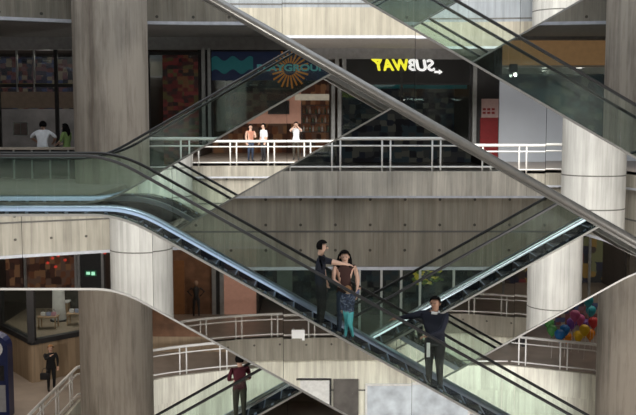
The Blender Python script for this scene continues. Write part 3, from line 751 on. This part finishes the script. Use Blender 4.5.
for i in range(2):
    lm = empty('garment', (wx([38, 71][i], 37.9), 37.9, zs + 1.3), ['dark', 'grey'][i] + ' garment hanging at the ' + ['left', 'right'][i] + ' of the white drape', 'clothing')
    mb = MB(); mb.lathe([(.32,0),(.25,.6),(.2,1.0),(.06,1.25)], n=14, sy=.5); mb.build('cloth', mat('garment_%d' % i, [(.05,.05,.06),(.25,.25,.27)][i], .9), lm)
    mb = MB(); mb.tube([(0,0,1.22),(0,0,1.4),(.05,0,1.45)], .012, 6); mb.build('hanger', M['framel'], lm)
area(-10.5, 37.2, -3.2, 55, 3, 2, (1,.9,.8))
area(-10.5, 31.5, -3.15, 130, 3, 4, (1,.88,.75))  # added unseen fill that brightens the lower left corridor
# blue kiosk at the left border
ky = 30.0
ki = empty('kiosk', (wx(-13, ky), ky, zl), 'tall blue round-topped kiosk at the left edge of the lower floor', 'kiosk')
mb = MB(); prof = [(-.55,0),(.55,0),(.55,2.3)] + [(.55*math.cos(t*PI/12), 2.3 + .5*math.sin(t*PI/12)) for t in range(1,12)] + [(-.55,2.3)]
v0 = [mb.bm.verts.new((x, -.25, z)) for x, z in prof]; v1 = [mb.bm.verts.new((x, .25, z)) for x, z in prof]
mb.bm.faces.new(v0); mb.bm.faces.new(v1[::-1])
for i in range(len(prof)): mb.bm.faces.new((v0[i], v0[(i+1)%len(prof)], v1[(i+1)%len(prof)], v1[i]))
mb.build('housing', mat('kiosk_blue', (.008,.016,.075), .35, emit=.02), ki)
mb = MB(); mb.lathe([(.40,-.02),(.40,.02)], n=20); o = mb.build('emblem', M['white'], ki); o.location = (0,-.26,2.3); o.rotation_euler = (PI/2,0,0); o.scale = (1,.8,1)
mb = MB(); mb.box(-.42,.42,-.28,-.25,1.25,1.75); mb.build('screen', M['blackboard'], ki)
mb = MB(); mb.box(-.45,.45,-.27,-.25,.2,1.1); mb.build('front_panel', M['fascia'], ki)

# ------------------------------------------------------------------ people
SK = mat('skin', (.66,.42,.32), .6, var=.05); SKD = mat('skin_dark', (.33,.18,.12), .6, var=.05)
HB = mat('hair_black', (.008,.007,.007), .95, var=.2, scale=40, spec=.1); HBR = mat('hair_brown', (.26,.13,.055), .9, var=.2, scale=40)
EYEM = mat('eye_dark', (.01,.01,.01), .3, var=0); LIP = mat('lips', (.36,.13,.11), .5, var=0)
def cl(name, c, **k): return mat('cloth_' + name, c, .9, **k)
BASE = dict(pelvis=(0,0,.92), waist=(0,0,1.08), chest=(.0,0,1.30), nape=(-.01,0,1.44), neck=(0,0,1.50), head=(.015,0,1.60), crown=(0,0,1.68))
LIMB = dict(sh=(0,.185,1.40), el=(-.02,.23,1.13), wr=(.06,.24,.90), hip=(0,.09,.89), kn=(.02,.10,.49), an=(-.02,.105,.08), to=(.13,.12,.035))
def person(label, loc, rz, mats, pose={}, height=1.7, sleeve='short', hair='short', skin=None, group=None, slim=1.0, world={}, hem=.90, head_turn=0):
    skin = skin or SK; k = height / 1.7
    root = empty('person', loc, label, 'person', group, rz)
    J = {a: Vector(v) for a, v in BASE.items()}
    for s, q in (('L', 1), ('R', -1)):
        for a, v in LIMB.items(): J[a + s] = Vector((v[0], v[1]*q, v[2]))
    for a, v in pose.items(): J[a] = Vector(v)
    R = Matrix.Rotation(-rz, 3, 'Z')
    for a, v in world.items(): J[a] = R @ Vector(v)
    V = []; E = []; RAD = []; REG = []
    def add(p, r): V.append(Vector(p)); RAD.append(r); return len(V) - 1
    idx = {}
    rad = dict(pelvis=.132*slim, waist=.120*slim, chest=.138*slim, nape=.085, neck=.056, head=.096, crown=.076)
    for a in BASE: idx[a] = add(J[a], rad[a])
    SEG = []
    def link(a, b, reg): E.append((a, b)); SEG.append((V[a], V[b], reg))
    link(idx['pelvis'], idx['waist'], 'mid'); link(idx['waist'], idx['chest'], 'top'); link(idx['chest'], idx['nape'], 'top')
    link(idx['nape'], idx['neck'], 'skin'); link(idx['neck'], idx['head'], 'skin'); link(idx['head'], idx['crown'], 'skin')
    for s, q in (('L', 1), ('R', -1)):
        lr = dict(sh=.072*slim**.5, el=.052*slim**.5, wr=.034, hip=.096*slim, kn=.066*slim**.5, an=.046, to=.042)
        for a in LIMB: idx[a+s] = add(J[a+s], lr[a])
        link(idx['chest'], idx['sh'+s], 'top'); link(idx['sh'+s], idx['el'+s], 'top' if sleeve != 'none' else 'skin'); link(idx['el'+s], idx['wr'+s], 'top' if sleeve == 'long' else 'skin')
        link(idx['pelvis'], idx['hip'+s], 'bot'); link(idx['hip'+s], idx['kn'+s], 'bot'); link(idx['kn'+s], idx['an'+s], 'bot'); link(idx['an'+s], idx['to'+s], 'shoe')
        # hand: palm and five fingers
        w = J['wr'+s]; d = (w - J['el'+s]).normalized()
        side = d.cross(Vector((0, 0, 1)));
        if side.length < .3: side = Vector((1, 0, 0)) - d * d.x
        side.normalize(); cur = side.cross(d).normalized() * (1 if d.z > -.5 else -1) * .3
        pl = add(w + d*.065, .030); link(idx['wr'+s], pl, 'skin')
        for j, (off_, ln) in enumerate(((-.030,.070),(-.010,.082),(.011,.076),(.031,.058))):
            b = add(V[pl] + d*.030 + side*off_, .0095); link(pl, b, 'skin')
            c = add(V[b] + (d*.8 - cur*.5)*ln*.55, .0085); link(b, c, 'skin')
            e = add(V[c] + (d*.6 - cur*1.6)*ln*.5, .007); link(c, e, 'skin')
        b = add(w + d*.035 - side*.036, .0105); link(idx['wr'+s], b, 'skin')
        c = add(V[b] + d*.045 - side*.018 - cur*.03, .009); link(b, c, 'skin')
    me = bpy.data.meshes.new('body'); me.from_pydata([v for v in V], E, []); o = bpy.data.objects.new('body_cage', me); COL.objects.link(o)
    sm = o.modifiers.new('skin', 'SKIN'); sm.use_smooth_shade = True; sm.branch_smoothing = .6
    for i, sv in enumerate(me.skin_vertices[0].data):
        sv.radius = (RAD[i], RAD[i]); sv.use_root = (i == 0)
    o.modifiers.new('sub', 'SUBSURF').levels = 2; o.modifiers['sub'].render_levels = 2
    bpy.context.view_layer.update()
    bm_ = bpy.data.meshes.new_from_object(o.evaluated_get(bpy.context.evaluated_depsgraph_get()))
    bpy.data.objects.remove(o)
    bm_.name = 'body'; bm_.materials.clear()
    for m in (skin, mats[0], mats[1], mats[2]): bm_.materials.append(m)
    # flatten the trunk front to back, widen it side to side
    for v in bm_.vertices:
        if .80 < v.co.z < 1.46 and abs(v.co.y) < .2 and abs(v.co.x) < .2: v.co.x *= .82; v.co.y *= 1.12
    code = dict(skin=0, top=1, bot=2, shoe=3)
    for p in bm_.polygons:
        c = p.center; best = None
        for a, b, reg in SEG:
            ab = b - a; t = max(0, min(1, (c - a).dot(ab) / max(1e-9, ab.length_squared))); dd = (c - (a + ab*t)).length
            if best is None or dd < best[0]: best = (dd, reg, t)
        reg = best[1]
        if reg == 'mid': reg = 'top' if c.z > hem else 'bot'
        if reg == 'bot' and c.z > hem and abs(c.y) < .2: reg = 'top'
        p.material_index = code[reg]; p.use_smooth = True
    body = bpy.data.objects.new('body', bm_); COL.objects.link(body); body.parent = root; body.scale = (k, k, k)
    # face and hair, turned with the head
    hd = J['head'] * k; T = Matrix.Rotation(head_turn, 3, 'Z')
    def hp(x, y, z): return hd + T @ Vector((x, y, z)) * k
    mb = MB()
    for s in (-1, 1): mb.ball(hp(.083, s*.034, .012), .0105*k, seg=8)
    mb.build('eyes', EYEM, root)
    mb = MB(); mb.tube([hp(.080, 0, .015), hp(.108, 0, -.022), hp(.085, 0, -.030)], [.008*k, .016*k, .010*k], 6)
    for s in (-1, 1): mb.ball(hp(-.005, s*.092, -.005), .024*k, sx=.8, sy=.45, sz=1.2, seg=8)
    mb.build('nose_and_ears', skin, root)
    mb = MB(); mb.tube([hp(.082, -.024, -.055), hp(.090, 0, -.053), hp(.082, .024, -.055)], [.004*k, .008*k, .004*k], 6); mb.build('mouth', LIP, root)
    mb = MB(); n = 24; rings = []; r = .108 if hair == 'crop' else .118; line = {'crop': .62, 'long': .55}.get(hair, .42)
    for i in range(13):
        th = .02 + i/12 * PI*.66; ring = []
        for j in range(n):
            ph = 2*PI*j/n; x = math.sin(th)*math.cos(ph); y = math.sin(th)*math.sin(ph); z = math.cos(th)
            ring.append((mb.bm.verts.new(hp(x*r*.98 - .010, y*r*.95, z*r*1.05 + .022)), x, y, z))
        rings.append(ring)
    for a, b in zip(rings, rings[1:]):
        for j in range(n):
            q = (a[j], a[(j+1)%n], b[(j+1)%n], b[j]); mx = sum(v[1] for v in q)/4; mz = sum(v[3] for v in q)/4
            if mx > .22 and mz < line: continue
            try: mb.bm.faces.new([v[0] for v in q]).smooth = True
            except ValueError: pass
    mb.bm.faces.new([v[0] for v in rings[0]])
    bmesh.ops.delete(mb.bm, geom=[v for v in mb.bm.verts if not v.link_faces], context='VERTS')
    if hair == 'long':
        mb.tube([hp(-.05,0,.03), hp(-.085,0,-.08), hp(-.10,0,-.20), hp(-.09,0,-.30)], [.085*k,.098*k,.090*k,.03*k], 10)
        for s in (-1, 1): mb.tube([hp(-.03,s*.09,.05), hp(-.025,s*.115,-.06), hp(-.02,s*.12,-.18), hp(-.03,s*.10,-.26)], [.03*k,.036*k,.04*k,.015*k], 8)
    if hair == 'bun': mb.ball(hp(-.10,0,.07), .055*k)
    bmesh.ops.remove_doubles(mb.bm, verts=mb.bm.verts[:], dist=1e-4)
    mb.build('hair', HBR if hair in ('child', 'bun') else HB, root)
    return root
def part(root, name, m, mb): return mb.build(name, m, root)
navy = cl('navy', (.007,.009,.020)); black = cl('black', (.010,.010,.012)); brown = cl('brown', (.055,.022,.018)); jean = cl('jean', (.03,.045,.085))
shoe = cl('shoe', (.03,.028,.028)); white = cl('white', (.80,.82,.86)); maroon = cl('maroon', (.085,.012,.022)); green = cl('green', (.24,.36,.12)); turq = cl('turquoise', (.14,.62,.72))
trou = cl('trouser', (.022,.022,.028)); khaki = cl('khaki', (.055,.047,.036)); orange = cl('orange', (.50,.22,.15)); print_ = goods('cloth_printed_navy', [(.03,.045,.11),(.06,.075,.17),(.20,.22,.32),(.02,.025,.06)], (28,28,28))
def step_top(f, x, d):
    i = math.floor((x - XL) / .4); return f(XL + .4*i + .2) - .17
def on(f, x, y, d=1): return (x, y, step_top(f, x, d))
# man in a black shirt, arm stretched out to the right
p = on(fA, .06, 19.05)
person('man in black short-sleeved shirt stretching his bare arm to the right, riding the escalator', p, -.25, (navy, black, shoe), dict(elR=(.27,-.20,1.35), wrR=(.52,-.15,1.31), shR=(.03,-.185,1.40), elL=(-.03,.24,1.12), wrL=(.05,.22,.90), head=(.035,0,1.60), crown=(.03,0,1.685)), 1.82, 'short', slim=1.3)
# woman with long black hair
p = on(fA, .56, 19.33)
w = person('woman with long black hair in a dark brown sleeveless top, facing the viewer', p, -PI/2 + .1, (brown, jean, shoe), dict(head=(.05,-.01,1.585), crown=(.03,0,1.67), elL=(.06,.25,1.13), wrL=(.20,.20,.90), elR=(.05,-.22,1.14), wrR=(.2,-.05,1.0)), 1.82, 'none', 'long', slim=.92)
# child at the front side of the steps
p = (.62, 18.66, fA(.62) + .0)
person('small child in a printed navy top and turquoise trousers leaning on the balustrade', p, 1.15, (print_, turq, shoe), dict(head=(-.02,.01,1.57), crown=(-.05,.0,1.66), elR=(.16,-.22,1.42), wrR=(.38,-.2,1.52), shR=(.02,-.18,1.42), knL=(.12,.10,.52), anL=(-.02,.10,.08), knR=(-.10,-.10,.55), anR=(.12,-.1,.08), toR=(.28,-.1,.04)), 1.10, 'long', 'child', slim=1.45, hem=.88)
# guard
p = on(fA, 2.45, 19.15)
g = person('man in a navy pullover with white collar, hand on the handrail, looking left', p, -PI*.66, (navy, trou, shoe), dict(), 2.0, 'long', 'crop', SKD, slim=1.3, hem=.93,
       world=dict(shR=(-.19,.06,1.42), elR=(-.42,.10,1.34), wrR=(-.66,.20,1.28), shL=(.17,-.10,1.40), elL=(.08,-.30,1.16), wrL=(-.17,-.36,1.10)))
mb = MB(); mb.lathe([(.112,1.66),(.095,1.71)], n=14, cx=-.012); part(g, 'collar', M['white'], mb)
mb = MB(); mb.lathe([(.165,.985),(.17,1.01),(.165,1.035)], n=20, sx=.85, sy=1.08); part(g, 'belt', M['frame'], mb)
mb = MB(); mb.box(-.03,.03,.17,.23,.90,1.08); part(g, 'radio', M['rubber'], mb)
pp = empty('paper', (p[0] - .19, p[1] - .42, p[2] + 1.08), 'folded white paper held in the hand of the man in navy', 'paper')
mb = MB(); mb.box(-.03,.04,-.004,.004,-.24,.06); mb.build('sheet', M['white'], pp)
# maroon rider on the lower rear escalator
X = (238-318)/930*21.75
person('person in a maroon top and khaki trousers standing low on the rear escalator', on(fD, X, 21.75), PI*.62, (maroon, khaki, shoe), dict(elL=(.04,.27,1.12), wrL=(.22,.10,1.08), elR=(.02,-.27,1.12), wrR=(.20,-.08,1.05)), 1.66, 'short', slim=1.12)
# woman in black, lower floor left
w = person('woman in a black coat with a red-brown bun standing on the lower floor', (-9.62, 32.8, -LV), -PI*.35, (black, black, shoe), dict(elR=(.10,-.2,1.22), wrR=(.22,-.06,1.36), elL=(.03,.24,1.13), wrL=(.12,.22,.92)), 1.66, 'long', 'bun', slim=1.15, hem=.6)
hb = empty('handbag', (-9.75, 32.5, -LV + .62), 'black handbag held low by the woman in the black coat', 'handbag')
mb = MB(); mb.box(-.17,.17,-.07,.07,-.12,.12); mb.build('bag', black, hb, bevel=.03)
mb = MB(); mb.tube([(.11*math.cos(k*PI/6), 0, .1 + .2*math.sin(k*PI/6)) for k in range(7)], .012, 6); mb.build('strap', M['frame'], hb)
# two people at the ledge, middle floor left
person('man in a white shirt seen from behind at the ledge, elbows out', (-9.0, 30.45, 0), PI*.5, (white, trou, shoe), dict(head=(.10,0,1.58), crown=(.11,0,1.66), chest=(.06,0,1.30), nape=(.06,0,1.43), neck=(.08,0,1.49), elL=(.10,.38,1.22), wrL=(.32,.25,1.06), elR=(.10,-.38,1.22), wrR=(.32,-.25,1.06), shL=(.05,.2,1.40), shR=(.05,-.2,1.40)), 1.82, 'short', slim=1.15)
person('person in a green top standing beside the man in white at the ledge', (-8.25, 30.6, 0), PI*.9, (green, trou, shoe), dict(head=(.06,0,1.57), crown=(.06,0,1.65), elL=(.05,.26,1.15), wrL=(.25,.16,1.06), elR=(.05,-.26,1.15), wrR=(.25,-.16,1.06)), 1.75, 'short', 'long')
# people on the near gallery, seen only in the mirrors
def nr(px, y): return (px - 318) / (930 / (42.0 - y))
person('woman in an orange top and jeans at the near gallery rail, in the mirror', (nr(250, .9), .9, 0), PI*.3, (orange, jean, shoe), dict(elR=(.05,-.24,1.15), wrR=(.22,-.12,1.15)), 1.62, 'none', 'long')
person('man in a pale blue shirt and dark trousers beside the orange top, in the mirror', (nr(263, .8), .8, 0), PI*.8, (white, trou, shoe), dict(), 1.66, 'short')
person('person in a white top with both hands raised to the face, in the mirror', (nr(297, -.8), -.8, 0), PI/2, (white, khaki, shoe), dict(elL=(.16,.25,1.30), wrL=(.2,.08,1.52), elR=(.16,-.25,1.30), wrR=(.2,-.08,1.52)), 1.72, 'short')

# ------------------------------------------------------------------ camera, light
cam = bpy.data.cameras.new('camera'); co = bpy.data.objects.new('camera', cam); COL.objects.link(co)
co.location = (0, 0, EYE); co.rotation_euler = (PI/2 - PITCH, 0, 0)
cam.sensor_width = 36; cam.lens = F / 636 * 36; cam.clip_start = .05; cam.clip_end = 300
S.camera = co
w = bpy.data.worlds.new('sky'); S.world = w; w.use_nodes = True
bg = w.node_tree.nodes['Background']; bg.inputs[0].default_value = (.88, .94, 1.0, 1); bg.inputs[1].default_value = 1.75
sun = bpy.data.lights.new('sun', 'SUN'); so = bpy.data.objects.new('sun', sun); COL.objects.link(so)
sun.energy = 8.0; sun.angle = math.radians(50); sun.color = (1, .97, .9)
so.rotation_euler = Vector((.12, -1, -.80)).to_track_quat('-Z', 'Y').to_euler()
for x, tx, e in ((-1.5, -4.2, 4500), (3.8, 6.4, 8500)):  # added fill: unseen spots that brighten the lower back parapets
    sl = bpy.data.lights.new('fill_spot', 'SPOT'); sl.energy = e; sl.spot_size = math.radians(36); sl.spot_blend = .8; sl.shadow_soft_size = .5; sl.color = (1, .98, .95)
    o = bpy.data.objects.new('fill_spot', sl); COL.objects.link(o); o.location = (x, 23.5, -4.2); o.rotation_euler = Vector((tx - x, 12.8, -5.0)).to_track_quat('-Z', 'Y').to_euler()
for x, y, z, e in ((9.6, 13, -5.2, 2600), (-7.2, 13, -5.2, 2200)):  # unseen point lights added to lift the lower columns and near beam
    pl = bpy.data.lights.new('fill_point', 'POINT'); pl.energy = e; pl.shadow_soft_size = .5; pl.color = (1, .96, .9)
    o = bpy.data.objects.new('fill_point', pl); COL.objects.link(o); o.location = (x, y, z)
cy = S.cycles
cy.max_bounces = 14; cy.glossy_bounces = 8; cy.transparent_max_bounces = 24; cy.diffuse_bounces = 3; cy.transmission_bounces = 4
cy.sample_clamp_indirect = 4.0; cy.caustics_reflective = False; cy.caustics_refractive = False
S.view_settings.view_transform = 'Standard'; S.view_settings.look = 'None'; S.view_settings.exposure = 0
